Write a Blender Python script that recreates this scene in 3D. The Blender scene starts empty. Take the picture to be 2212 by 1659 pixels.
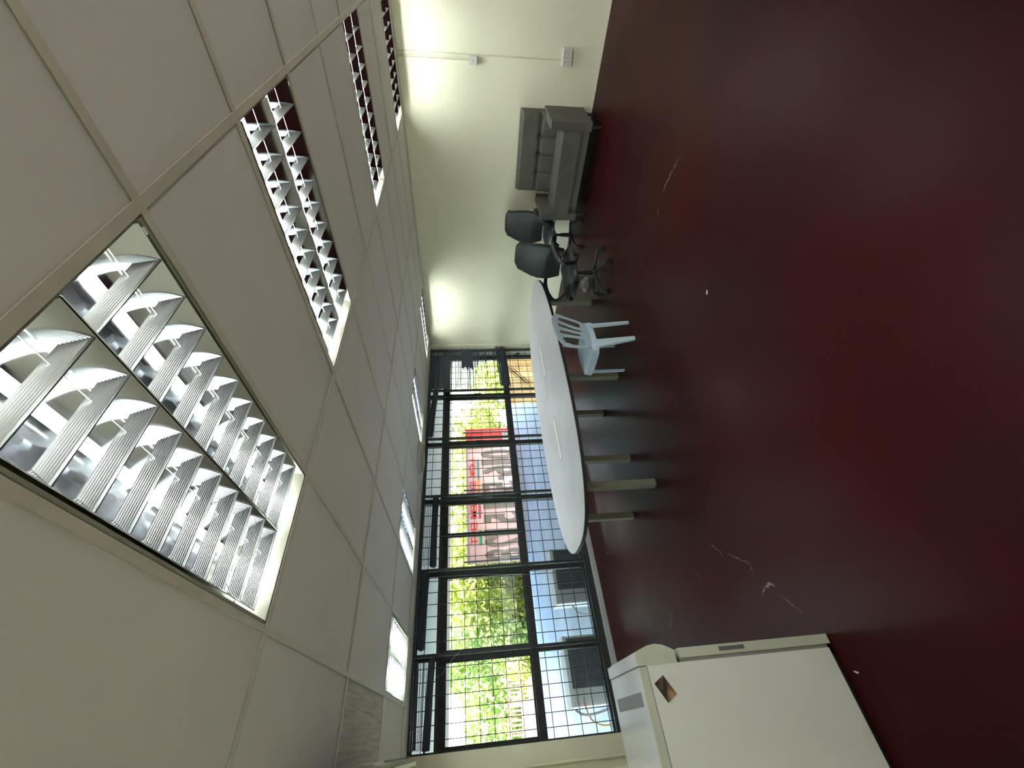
import bpy, bmesh, math, random
from mathutils import Vector, Matrix
random.seed(7)
C = bpy.context.scene.collection
PI = math.pi

# ------------------------------------------------------------------ camera
CAM = Vector((5.6890, -5.9304, 1.65))
RX = Vector((0.0646136, -0.08795948, -0.99402626))     # picture right
RY = Vector((-0.65893383, -0.75182758, 0.02369583))    # picture down
RZ = Vector((-0.74942063, 0.65346646, -0.10653776))    # view direction
cd = bpy.data.cameras.new('camera'); cam = bpy.data.objects.new('camera', cd); C.objects.link(cam)
m = Matrix((RX, -RY, -RZ)).transposed().to_4x4(); m.translation = CAM
cam.matrix_world = m
cd.sensor_fit = 'HORIZONTAL'; cd.sensor_width = 36.0; cd.lens = 886.5163 / 2212 * 36
cd.clip_start = 0.02; cd.clip_end = 400
bpy.context.scene.camera = cam

# ------------------------------------------------------------------ sky, sun, exposure
sc = bpy.context.scene
sc.view_settings.view_transform = 'Standard'; sc.view_settings.look = 'None'
sc.view_settings.gamma = 1.0; sc.view_settings.use_curve_mapping = False
sc.view_settings.exposure = 2.52
W = bpy.data.worlds.new('sky'); sc.world = W; W.use_nodes = True
nt = W.node_tree; nt.nodes.clear()
sky = nt.nodes.new('ShaderNodeTexSky'); sky.sky_type = 'NISHITA'; sky.sun_disc = False
sky.sun_elevation = math.radians(58); sky.sun_rotation = math.radians(100); sky.dust_density = 3.0; sky.air_density = 1.2
bg = nt.nodes.new('ShaderNodeBackground'); bg.inputs[1].default_value = 1.15
wo = nt.nodes.new('ShaderNodeOutputWorld')
nt.links.new(sky.outputs[0], bg.inputs[0]); nt.links.new(bg.outputs[0], wo.inputs[0])
sl = bpy.data.lights.new('sun', 'SUN'); sl.energy = 7.5; sl.angle = 0.01; sl.color = (1.0, 0.96, 0.86)
so = bpy.data.objects.new('sun', sl); C.objects.link(so)
so.rotation_euler = Vector((-0.62, 0.25, -0.80)).to_track_quat('-Z', 'Y').to_euler()
TUBE = 15.0
def fill_light(name, loc, rot, sx, sy, power, col):
    d_ = bpy.data.lights.new(name, 'AREA'); d_.shape = 'RECTANGLE'; d_.size = sx; d_.size_y = sy; d_.energy = power; d_.color = col
    o_ = bpy.data.objects.new(name, d_); C.objects.link(o_); o_.location = loc; o_.rotation_euler = rot; return o_
# added soft fill on the unseen right side, aimed up to brighten the ceiling
fill_light('ceiling_fill', (8.7, -3.1, 0.5), (0, math.radians(145), 0), 0.8, 5.0, 9.5, (1.0, 0.97, 0.90))
cy = sc.cycles
cy.use_denoising = True; cy.max_bounces = 9; cy.diffuse_bounces = 5; cy.glossy_bounces = 6
cy.transmission_bounces = 6; cy.transparent_max_bounces = 10
cy.caustics_reflective = True; cy.caustics_refractive = False; cy.sample_clamp_indirect = 3.0; cy.blur_glossy = 0.5

# ------------------------------------------------------------------ materials
def mat(name, col, rough=0.6, metal=0.0, col2=None, scale=6.0, bump=0.0, bscale=60.0, spec=0.5,
        coat=0.0, emit=None, es=0.0, sss=0.0, trans=0.0, alpha=1.0, rvar=0.0, stretch=None, lo=0.35, hi=0.65, detail=5):
    M = bpy.data.materials.new(name); M.use_nodes = True
    n = M.node_tree.nodes; l = M.node_tree.links; b = n['Principled BSDF']
    b.inputs['Base Color'].default_value = (*col, 1); b.inputs['Roughness'].default_value = rough
    b.inputs['Metallic'].default_value = metal; b.inputs['Specular IOR Level'].default_value = spec
    b.inputs['Coat Weight'].default_value = coat; b.inputs['Coat Roughness'].default_value = 0.08
    b.inputs['Transmission Weight'].default_value = trans; b.inputs['Alpha'].default_value = alpha
    tc = n.new('ShaderNodeTexCoord'); mp = n.new('ShaderNodeMapping')
    l.new(tc.outputs['Object'], mp.inputs[0])
    if stretch: mp.inputs['Scale'].default_value = stretch
    if col2 is not None or rvar:
        no = n.new('ShaderNodeTexNoise'); no.inputs['Scale'].default_value = scale; no.inputs['Detail'].default_value = detail
        l.new(mp.outputs[0], no.inputs['Vector'])
        mr = n.new('ShaderNodeMapRange'); mr.inputs[1].default_value = lo; mr.inputs[2].default_value = hi
        l.new(no.outputs['Fac'], mr.inputs[0])
        if col2 is not None:
            mx = n.new('ShaderNodeMix'); mx.data_type = 'RGBA'
            mx.inputs[6].default_value = (*col, 1); mx.inputs[7].default_value = (*col2, 1)
            l.new(mr.outputs[0], mx.inputs[0]); l.new(mx.outputs[2], b.inputs['Base Color'])
        if rvar:
            r2 = n.new('ShaderNodeMapRange'); r2.inputs[3].default_value = rough; r2.inputs[4].default_value = rough + rvar
            l.new(mr.outputs[0], r2.inputs[0]); l.new(r2.outputs[0], b.inputs['Roughness'])
    if bump:
        nb = n.new('ShaderNodeTexNoise'); nb.inputs['Scale'].default_value = bscale; nb.inputs['Detail'].default_value = 4
        l.new(mp.outputs[0], nb.inputs['Vector'])
        bp = n.new('ShaderNodeBump'); bp.inputs['Strength'].default_value = bump; bp.inputs['Distance'].default_value = 0.01
        l.new(nb.outputs['Fac'], bp.inputs['Height']); l.new(bp.outputs[0], b.inputs['Normal'])
    if emit:
        b.inputs['Emission Color'].default_value = (*emit, 1); b.inputs['Emission Strength'].default_value = es
    return M

M = {}
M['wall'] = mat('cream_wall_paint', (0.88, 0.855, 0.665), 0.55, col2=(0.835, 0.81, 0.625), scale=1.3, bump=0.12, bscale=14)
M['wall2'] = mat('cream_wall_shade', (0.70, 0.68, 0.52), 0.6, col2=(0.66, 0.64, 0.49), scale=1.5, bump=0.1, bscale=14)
M['tile'] = mat('ceiling_board', (0.79, 0.765, 0.735), 0.85, col2=(0.75, 0.725, 0.70), scale=1.6, bump=0.06, bscale=150)
M['tee'] = mat('ceiling_tee_metal', (0.70, 0.655, 0.56), 0.5, col2=(0.60, 0.57, 0.49), scale=5)
M['mesh_tile'] = mat('dusty_panel', (0.52, 0.49, 0.44), 0.9, col2=(0.74, 0.70, 0.64), scale=2.0, stretch=(1.2, 26, 1), bump=0.3, bscale=40)
M['dark'] = mat('dark_void', (0.03, 0.03, 0.03), 0.9)
M['grey_slab'] = mat('concrete_slab', (0.35, 0.34, 0.32), 0.9, col2=(0.3, 0.3, 0.28), scale=3)
M['frame'] = mat('black_green_frame_paint', (0.016, 0.021, 0.020), 0.7, col2=(0.024, 0.030, 0.029), scale=9)
M['bar'] = mat('black_bar_paint', (0.018, 0.018, 0.022), 0.5)
M['ac'] = mat('dusty_tan_plastic', (0.34, 0.325, 0.27), 0.35, col2=(0.28, 0.265, 0.22), scale=6)
M['kerb'] = mat('grey_kerb_paint', (0.42, 0.44, 0.45), 0.5, col2=(0.36, 0.38, 0.39), scale=8)
M['reflector'] = mat('mirror_aluminium', (0.52, 0.53, 0.56), 0.06, 1.0, rvar=0.06, scale=7)
M['blade'] = mat('ribbed_aluminium', (0.33, 0.345, 0.34), 0.38, 1.0)
M['cream_metal'] = mat('cream_enamel', (0.34, 0.34, 0.27), 0.4)
M['tube'] = mat('lit_tube', (1, 1, 1), 0.4, emit=(0.92, 1.0, 0.97), es=TUBE)
M['cap'] = mat('lamp_cap', (0.5, 0.47, 0.38), 0.35, 0.7)
M['white_plastic'] = mat('white_plastic', (0.66, 0.66, 0.62), 0.35)
M['conduit'] = mat('conduit_paint', (0.68, 0.66, 0.50), 0.5)
M['black'] = mat('black_detail', (0.01, 0.01, 0.01), 0.6)
M['sofa'] = mat('brown_grey_upholstery', (0.085, 0.080, 0.066), 0.85, col2=(0.105, 0.098, 0.080), scale=4, bump=0.25, bscale=260)
M['chair_fabric'] = mat('black_teal_vinyl', (0.009, 0.014, 0.016), 0.5, col2=(0.013, 0.019, 0.021), scale=5, bump=0.15, bscale=120)
M['chair_plastic'] = mat('black_moulded_plastic', (0.015, 0.017, 0.022), 0.38)
M['blue_plastic'] = mat('pale_blue_plastic', (0.52, 0.65, 0.76), 0.32, col2=(0.49, 0.62, 0.73), scale=4)
M['table'] = mat('pale_grey_laminate', (0.46, 0.455, 0.48), 0.40, col2=(0.43, 0.425, 0.45), scale=2.5, rvar=0.08, bump=0.02, bscale=9)
M['table_edge'] = mat('black_edge_band', (0.012, 0.016, 0.015), 0.4)
M['leg'] = mat('beige_leg_enamel', (0.17, 0.165, 0.115), 0.45)
M['fridge'] = mat('white_fridge_enamel', (0.68, 0.68, 0.64), 0.38, col2=(0.65, 0.65, 0.61), scale=2, bump=0.04, bscale=300)
M['fridge_top'] = mat('glossy_fridge_top', (0.82, 0.83, 0.86), 0.10, col2=(0.78, 0.79, 0.82), scale=6, coat=1.0, bump=0.06, bscale=8)
M['fridge_trim'] = mat('cream_fridge_trim', (0.46, 0.47, 0.38), 0.4)
M['gasket'] = mat('grey_gasket', (0.22, 0.22, 0.19), 0.7)
M['recess'] = mat('dark_recess', (0.10, 0.09, 0.09), 0.5)
M['stick'] = mat('navy_blind_stick', (0.018, 0.028, 0.045), 0.55, col2=(0.03, 0.045, 0.07), scale=14)
M['deck'] = mat('blue_grey_terrace_floor', (0.22, 0.245, 0.29), 0.5, col2=(0.185, 0.21, 0.255), scale=1.2, rvar=0.1)
M['deck_kerb'] = mat('pale_kerb', (0.40, 0.40, 0.37), 0.7, col2=(0.34, 0.34, 0.31), scale=3)
M['soffit'] = mat('white_soffit', (0.62, 0.60, 0.60), 0.7, col2=(0.57, 0.55, 0.56), scale=1.5)
M['soffit2'] = mat('grey_soffit_joint', (0.45, 0.43, 0.42), 0.8)
M['condenser'] = mat('condenser_enamel', (0.55, 0.56, 0.56), 0.45)
M['coil'] = mat('dark_coil', (0.06, 0.065, 0.075), 0.55, col2=(0.09, 0.095, 0.10), scale=30)
M['orange'] = mat('sunlit_orange', (0.90, 0.60, 0.28), 0.7, col2=(0.80, 0.42, 0.14), scale=3)  # sunlight on the terrace block is put into this lighter orange
M['leaf'] = mat('yellow_green_leaf', (0.22, 0.29, 0.05), 0.6, col2=(0.36, 0.40, 0.085), scale=1.2)
M['leaf2'] = mat('fresh_green_leaf', (0.12, 0.21, 0.055), 0.6, col2=(0.26, 0.33, 0.08), scale=1.4)
M['bark'] = mat('grey_bark', (0.18, 0.14, 0.10), 0.9, col2=(0.25, 0.2, 0.15), scale=8)
M['grass'] = mat('lawn', (0.085, 0.12, 0.03), 0.9, col2=(0.14, 0.16, 0.05), scale=0.8)
M['hill'] = mat('hazy_hill', (0.13, 0.18, 0.14), 1.0, col2=(0.17, 0.22, 0.17), scale=0.15)
M['fence'] = mat('orange_brown_wood', (0.24, 0.11, 0.045), 0.8, col2=(0.30, 0.15, 0.07), scale=6)
M['stone'] = mat('grey_stone', (0.20, 0.18, 0.18), 0.9, col2=(0.12, 0.115, 0.115), scale=5)
M['banner'] = mat('pink_white_banner_cloth', (0.68, 0.44, 0.44), 0.7, col2=(0.64, 0.41, 0.41), scale=1.5)
M['red'] = mat('banner_red', (0.80, 0.05, 0.035), 0.7)
M['redink'] = mat('banner_red_ink', (0.72, 0.05, 0.04), 0.7)
M['greyink'] = mat('banner_grey_ink', (0.16, 0.13, 0.11), 0.7)
M['purple'] = mat('banner_purple', (0.35, 0.25, 0.38), 0.7)
M['teal'] = mat('banner_teal', (0.08, 0.22, 0.25), 0.7)
M['or2'] = mat('banner_orange', (0.75, 0.22, 0.05), 0.7)
M['plum'] = mat('banner_plum', (0.35, 0.05, 0.13), 0.7)
M['green'] = mat('banner_green', (0.02, 0.30, 0.12), 0.7)
M['cord'] = mat('grey_cord', (0.35, 0.35, 0.35), 0.5)
M['scuff'] = mat('scuffed_paint', (0.24, 0.16, 0.15), 0.8, col2=(0.12, 0.05, 0.05), scale=30)
M['paper'] = mat('paper_bit', (0.7, 0.66, 0.62), 0.8)
M['bag'] = mat('clear_bag', (0.40, 0.38, 0.40), 0.25, alpha=0.55)

def floor_mat():
    A = mat('oxblood_floor_paint', (0.032, 0.0040, 0.0045), 0.31, spec=0.05, col2=(0.020, 0.0050, 0.0048), scale=0.9, rvar=0.12, lo=0.30, hi=0.70, detail=6, bump=0.05, bscale=25)
    return A
M['floor'] = floor_mat()
def picture_mat():
    A = bpy.data.materials.new('small_photo_print'); A.use_nodes = True
    n = A.node_tree.nodes; l = A.node_tree.links; b = n['Principled BSDF']; b.inputs['Roughness'].default_value = 0.4
    tc = n.new('ShaderNodeTexCoord'); wv = n.new('ShaderNodeTexWave'); wv.inputs['Scale'].default_value = 9; wv.inputs['Distortion'].default_value = 6
    l.new(tc.outputs['Object'], wv.inputs['Vector'])
    cr = n.new('ShaderNodeValToRGB'); e = cr.color_ramp.elements
    e[0].position = 0.1; e[0].color = (0.03, 0.02, 0.015, 1); e[1].position = 0.9; e[1].color = (0.42, 0.28, 0.10, 1)
    x = e.new(0.5); x.color = (0.19, 0.11, 0.07, 1)
    l.new(wv.outputs['Color'], cr.inputs[0]); l.new(cr.outputs[0], b.inputs['Base Color'])
    return A
M['picture'] = picture_mat()
def glass_mat():
    A = bpy.data.materials.new('window_glass'); A.use_nodes = True
    n = A.node_tree.nodes; l = A.node_tree.links; n.clear()
    o = n.new('ShaderNodeOutputMaterial'); mx = n.new('ShaderNodeMixShader'); t = n.new('ShaderNodeBsdfTransparent')
    g = n.new('ShaderNodeBsdfGlossy'); g.inputs['Roughness'].default_value = 0.03; f = n.new('ShaderNodeFresnel'); f.inputs[0].default_value = 1.45
    t.inputs[0].default_value = (0.93, 0.96, 0.96, 1)
    mu = n.new('ShaderNodeMath'); mu.operation = 'MULTIPLY'; mu.inputs[1].default_value = 0.6
    l.new(f.outputs[0], mu.inputs[0]); l.new(mu.outputs[0], mx.inputs[0]); l.new(t.outputs[0], mx.inputs[1]); l.new(g.outputs[0], mx.inputs[2]); l.new(mx.outputs[0], o.inputs[0])
    return A
M['glass'] = glass_mat()

# ------------------------------------------------------------------ mesh helpers
class MB:
    def __init__(s): s.bm = bmesh.new()
    def box(s, x0, x1, y0, y1, z0, z1, mtx=None):
        v = [s.bm.verts.new((x, y, z)) for z in (z0, z1) for (x, y) in ((x0, y0), (x1, y0), (x1, y1), (x0, y1))]
        for f in ((3, 2, 1, 0), (4, 5, 6, 7), (0, 1, 5, 4), (1, 2, 6, 5), (2, 3, 7, 6), (3, 0, 4, 7)):
            s.bm.faces.new([v[i] for i in f])
        if mtx is not None: bmesh.ops.transform(s.bm, matrix=mtx, verts=v)
        return s
    def loft(s, rings, cap=True, closed=True):
        R = [[s.bm.verts.new(p) for p in r] for r in rings]
        n = len(R[0])
        for a, b in zip(R, R[1:]):
            for i in range(n if closed else n - 1):
                j = (i + 1) % n
                s.bm.faces.new((a[i], a[j], b[j], b[i]))
        if cap and closed:
            s.bm.faces.new(list(reversed(R[0]))); s.bm.faces.new(R[-1])
        return s
    def tube(s, pts, r, seg=8, cap=True, flat=1.0):
        pts = [Vector(p) for p in pts]; rs = r if isinstance(r, (list, tuple)) else [r] * len(pts)
        rings = []; up = Vector((0, 0, 1)); prev = None
        for i, p in enumerate(pts):
            d = (pts[min(i + 1, len(pts) - 1)] - pts[max(i - 1, 0)]).normalized()
            if prev is None:
                u = up if abs(d.z) < 0.95 else Vector((1, 0, 0))
                a = d.cross(u).normalized()
            else:
                a = (prev - d * prev.dot(d)).normalized()
            prev = a; b = d.cross(a).normalized()
            rings.append([tuple(p + (a * math.cos(2 * PI * k / seg) + b * flat * math.sin(2 * PI * k / seg)) * rs[i]) for k in range(seg)])
        return s.loft(rings, cap)
    def cyl(s, c, r, h, seg=20, axis='z', r2=None):
        c = Vector(c); r2 = r if r2 is None else r2
        ax = {'x': Vector((1, 0, 0)), 'y': Vector((0, 1, 0)), 'z': Vector((0, 0, 1))}[axis]
        a = Vector((0, 1, 0)) if axis == 'x' else Vector((1, 0, 0)); b = ax.cross(a)
        rg = lambda q, rr: [tuple(q + (a * math.cos(2 * PI * k / seg) + b * math.sin(2 * PI * k / seg)) * rr) for k in range(seg)]
        return s.loft([rg(c, r), rg(c + ax * h, r2)])
    def poly(s, pts, d):
        """flat polygon extruded by vector d"""
        d = Vector(d); return s.loft([[tuple(p) for p in pts], [tuple(Vector(p) + d) for p in pts]])
    def quad(s, *p):
        s.bm.faces.new([s.bm.verts.new(q) for q in p]); return s
    def bevel(s, w, seg=2, ang=30):
        e = [e for e in s.bm.edges if len(e.link_faces) == 2 and e.calc_face_angle(0) > math.radians(ang)]
        bmesh.ops.bevel(s.bm, geom=e, offset=w, segments=seg, profile=0.6, affect='EDGES', clamp_overlap=True); return s
    def mesh(s, name, m, smooth=False):
        bmesh.ops.recalc_face_normals(s.bm, faces=s.bm.faces)
        me = bpy.data.meshes.new(name); s.bm.to_mesh(me); s.bm.free()
        for q in (m if isinstance(m, (list, tuple)) else [m]): me.materials.append(M[q] if isinstance(q, str) else q)
        if smooth:
            for p in me.polygons: p.use_smooth = True
        return me
    def build(s, name, m, parent=None, smooth=False, loc=None, rot=None):
        return link(name, s.mesh(name, m, smooth), parent, loc, rot)
def link(name, me, parent=None, loc=None, rot=None):
    o = bpy.data.objects.new(name, me); C.objects.link(o)
    if parent is not None: o.parent = parent
    if loc is not None: o.location = loc
    if rot is not None: o.rotation_euler = rot
    return o
def smooth_by_angle(o, a=40):
    me = o.data
    for p in me.polygons: p.use_smooth = True
    me.set_sharp_from_angle(angle=math.radians(a)) if hasattr(me, 'set_sharp_from_angle') else None
    return o
def tag(o, label, cat, group=None, kind=None):
    o['label'] = label
    if cat: o['category'] = cat
    if group: o['group'] = group
    if kind: o['kind'] = kind
    return o
def thing(name, loc, label, cat, rz=0.0, group=None):
    o = bpy.data.objects.new(name, None); C.objects.link(o); o.location = loc; o.rotation_euler = (0, 0, rz)
    o.empty_display_size = 0.1
    return tag(o, label, cat, group)
def struct(o, label=None):
    o['kind'] = 'structure'
    if label: o['label'] = label
    return o
def kids(o): return [c for c in bpy.data.objects if c.parent == o]
def dup(root, loc, rz, label, group=None):
    def rec(o, par):
        c = o.copy(); C.objects.link(c); c.parent = par
        for k in tree.get(o.name, []): rec(k, c)
        return c
    tree = {}
    for q in list(bpy.data.objects):
        if q.parent: tree.setdefault(q.parent.name, []).append(q)
    r = rec(root, None); r.location = loc; r.rotation_euler = (0, 0, rz); r['label'] = label
    if group: r['group'] = group
    return r

H = 2.361            # ceiling height
LX, YF = 9.0, -6.22  # room extents: X 0..9, Y -6.22..0

# ------------------------------------------------------------------ room shell
struct(MB().box(-0.30, LX + 0.2, YF - 0.2, 0.2, -0.25, 0).build('floor', 'floor'), 'dark red painted concrete floor')
wb = struct(MB().box(-0.30, LX + 0.2, 0, 0.2, -0.2, 2.95).build('wall_back', 'wall'), 'cream painted wall behind the sofa')
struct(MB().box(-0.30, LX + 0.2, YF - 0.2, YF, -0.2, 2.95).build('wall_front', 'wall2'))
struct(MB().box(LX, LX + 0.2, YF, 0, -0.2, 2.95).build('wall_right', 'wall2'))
g = MB()
g.box(-0.26, 0.0, YF, 0, 2.37, 2.95)            # above the windows
g.box(-0.26, 0.04, YF, -5.965, 0.0, 2.37)        # pier beside the last window
g.box(-0.26, -0.02, -0.05, 0, 0, 2.37)
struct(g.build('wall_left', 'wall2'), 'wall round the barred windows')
struct(MB().box(-0.26, 0.045, -5.965, 0, -0.02, 0.062).bevel(0.008, 2).build('trim_1', 'kerb'), 'pale grey painted kerb under the windows')
struct(MB().box(0, 0.10, -0.018, 0, 0.0, H).build('trim_2', 'wall'), 'cream strip in the corner')
struct(MB().cyl((0.055, -6.14, 0.0), 0.012, H, 10).build('trim_3', 'conduit'), 'thin cream pipe on the pier')
roof = struct(MB().box(-8.4, 12.2, -16, 8, 2.96, 3.12).build('sun_block_roof', 'grey_slab'))  # unseen roof, added and run past the walls to block the sun

# ceiling: tees and lay-in boards
XL = [0.0, 0.42, 1.62, 2.82, 4.02, 5.22, 6.42, 7.62, 8.82, LX]
YL = [0.0] + [-0.17 - 0.6 * k for k in range(11)] + [YF]
g = MB()
g.box(0, LX, -0.022, 0, H - 0.003, H); g.box(0, LX, YF, YF + 0.022, H - 0.003, H)
g.box(0, 0.022, YF, 0, H - 0.003, H); g.box(LX - 0.022, LX, YF, 0, H - 0.003, H)
ceil = struct(g.build('ceiling', 'tee'), 'suspended board ceiling')
tw = 0.0135
def tee(x0, x1, y0, y1, along):
    g = MB(); g.box(x0, x1, y0, y1, H - 0.004, H)
    if along == 'y': g.box((x0 + x1) / 2 - 0.003, (x0 + x1) / 2 + 0.003, y0, y1, H, H + 0.035)
    else: g.box(x0, x1, (y0 + y1) / 2 - 0.003, (y0 + y1) / 2 + 0.003, H, H + 0.035)
    return g.mesh('ceiling_tee', 'tee')
for x in XL[1:-1]: link('ceiling_tee', tee(x - tw, x + tw, YF, 0, 'y'), ceil)
for i in range(len(XL) - 1):
    me = tee(XL[i] + tw, XL[i + 1] - tw, -0.0115, 0.0115, 'x')
    for y in YL[1:-1]:
        link('ceiling_tee', me, ceil, loc=(0, y, 0.0006))
LIGHT_Y = [(-4.97, -5.57), (-3.77, -4.37), (-1.97, -2.57), (-0.17, -0.77)]
def is_light(ix, y1):
    return ix in (1, 4, 7) and any(abs(y1 - a) < 0.01 for a, b in LIGHT_Y)
tm = {}
for i in range(len(XL) - 1):
    for j in range(len(YL) - 1):
        if is_light(i, YL[j]): continue
        w = XL[i + 1] - XL[i] - 0.012; d = YL[j] - YL[j + 1] - 0.010
        key = (round(w, 3), round(d, 3)); dusty = (i == 2 and j == 10)
        if (key, dusty) not in tm:
            tm[(key, dusty)] = MB().box(-w / 2, w / 2, -d / 2, d / 2, 0, 0.009).mesh('ceiling_board', 'mesh_tile' if dusty else 'tile')
        o = link('ceiling_board', tm[(key, dusty)], ceil, loc=((XL[i] + XL[i + 1]) / 2 + random.uniform(-.002, .002), (YL[j] + YL[j + 1]) / 2 + random.uniform(-.0018, .0018), H + 0.0015 + random.uniform(0, .002)),
                 rot=(random.uniform(-.003, .003), random.uniform(-.0015, .0015), 0))
        if dusty: o['label'] = 'dusty textured board'

# ------------------------------------------------------------------ troffers
def make_light():
    r = thing('ceiling_light', (4.62, -5.27, H), 'large louvred ceiling light nearest the camera, two lit tubes', 'light')
    g = MB(); a, b, h = 0.587, 0.288, 0.105; t = 0.004
    g.box(-a, a, -b, b, h, h + t)
    g.box(-a, -a + t, -b, b, 0, h); g.box(a - t, a, -b, b, 0, h); g.box(-a, a, -b, -b + t, 0, h); g.box(-a, a, b - t, b, 0, h)
    g.box(-a, a, -b, -b + 0.012, 0, 0.002); g.box(-a, a, b - 0.012, b, 0, 0.002)
    g.box(-a, -a + .012, -b, b, 0, 0.002); g.box(a - .008, a, -b, b, 0, 0.002)
    g.poly([(-a + .005, -b, 0.003), (-a + .005, -b, 0.08), (-a + .05, -b, 0.1), (-a + .012, -b, 0.003)], (0, 2 * b, 0))
    g.build('housing', 'cream_metal', r)
    PY = lambda z: math.sqrt(max(0.0, (0.1035 - z)) * 0.166)      # parabola focused on the lamp
    P = [(PY(0.098 * (k / 14)), 0.098 * (k / 14)) for k in range(15)]
    prof = [(-y, z) for y, z in P] + [(0, 0.1025)] + [(y, z) for y, z in reversed(P)]
    x0, x1 = -0.478, 0.574
    for sgn in (-1, 1):
        g = MB()
        inner = [(y, z) for y, z in prof]; outer = [(y * 1.012, z + 0.0015) for y, z in prof]
        ring = inner + list(reversed(outer))
        g.loft([[(x, sgn * 0.1345 + y, z) for y, z in ring] for x in (x0, x1)])
        o = g.build('reflector', 'reflector', r); smooth_by_angle(o, 35)
    # ribbed cross blade
    def bm_blade():
        g = MB(); n = 9; hh = 0.042; L = []
        for k in range(n + 1):
            z = hh * k / n; th = 0.0016 + 0.0085 * (k / n)
            yy = PY(z + 0.001) - 0.0006
            L.append((th, yy, z + 0.001))
            if k < n:
                z2 = z + hh / n * 0.5; th2 = th - 0.0011 if k else th
                L.append((max(th2, 0.0008), PY(z2 + 0.001) - 0.0006, z2 + 0.001))
        def ring(s):
            return [(t, s * y, z) for t, y, z in L] + [(-t, s * y, z) for t, y, z in reversed(L)]
        g.loft([ring(-1), ring(1)])
        return g.mesh('louvre_blade', 'blade')
    bl = bm_blade()
    for sgn in (-1, 1):
        for k in range(10): link('louvre_blade', bl, r, loc=(0.483 - 0.1065 * k, sgn * 0.1345, 0))
        link('tie_wire', MB().cyl((x0, sgn * 0.1345 + 0.052, 0.030), 0.0012, x1 - x0, 6, 'x').mesh('tie_wire', 'white_plastic'), r)
        tb = MB().cyl((-0.563, sgn * 0.1345, 0.062), 0.0128, 1.126, 16, 'x').build('tube', 'tube', r, smooth=False); smooth_by_angle(tb, 40)
        for e in (-1, 1):
            cp = MB().cyl((e * 0.5655 - (0.006 if e > 0 else -0.006) - 0.006, sgn * 0.1345, 0.062), 0.0135, 0.012, 14, 'x')
            cp.box(e * 0.576 - 0.006, e * 0.576 + 0.006, sgn * 0.1345 - 0.012, sgn * 0.1345 + 0.012, 0.05, 0.105)
            cp.build('lamp_holder', 'cap', r)
    MB().box(0.545, 0.56, 0.268, 0.276, -0.002, 0.004).build('latch', 'white_plastic', r)
    return r
L0 = make_light()
lights = [(4.62, -4.07, 'louvred ceiling light second nearest in the nearer row, two bare bright tubes'),
          (4.62, -2.27, 'narrow-looking louvred ceiling light third in the nearer row'),
          (4.62, -0.47, 'louvred ceiling light of the nearer row close against the cream wall'),
          (1.02, -5.27, 'louvred ceiling light near the windows, closest to the air conditioner'),
          (1.02, -4.07, 'louvred ceiling light near the windows, second from the air conditioner'),
          (1.02, -2.27, 'louvred ceiling light near the windows beside the round ceiling vent'),
          (1.02, -0.47, 'louvred ceiling light near the windows in the corner by the cream wall')]
for x, y, lb in lights: dup(L0, (x, y, H), 0, lb)
# unlit fittings further right, outside the photograph's frame, fill their cells
for (a, b) in LIGHT_Y:
    o = link('ceiling_board', tm[list(tm)[0]], ceil, loc=(8.22, (a + b) / 2, H + 0.003)) if False else None
g = MB()
for (a, b) in LIGHT_Y: g.box(7.63, 8.81, b + .006, a - .006, H + 0.002, H + 0.010)
g.build('ceiling_infill', 'tile', ceil)

# round vent in the ceiling by the windows
v = thing('ceiling_vent', (0.56, -2.80, H), 'round grey and cream vent in the ceiling above the windows', 'vent')
MB().cyl((0, 0, -0.045), 0.20, 0.043, 28, r2=0.24).build('body', 'soffit2', v)
for k, rr in enumerate((0.19, 0.14, 0.09, 0.04)):
    MB().tube([(rr * math.cos(2 * PI * q / 24), rr * math.sin(2 * PI * q / 24), -0.052) for q in range(25)], 0.009, 6).build('ring', 'cream_metal', v)

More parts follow.
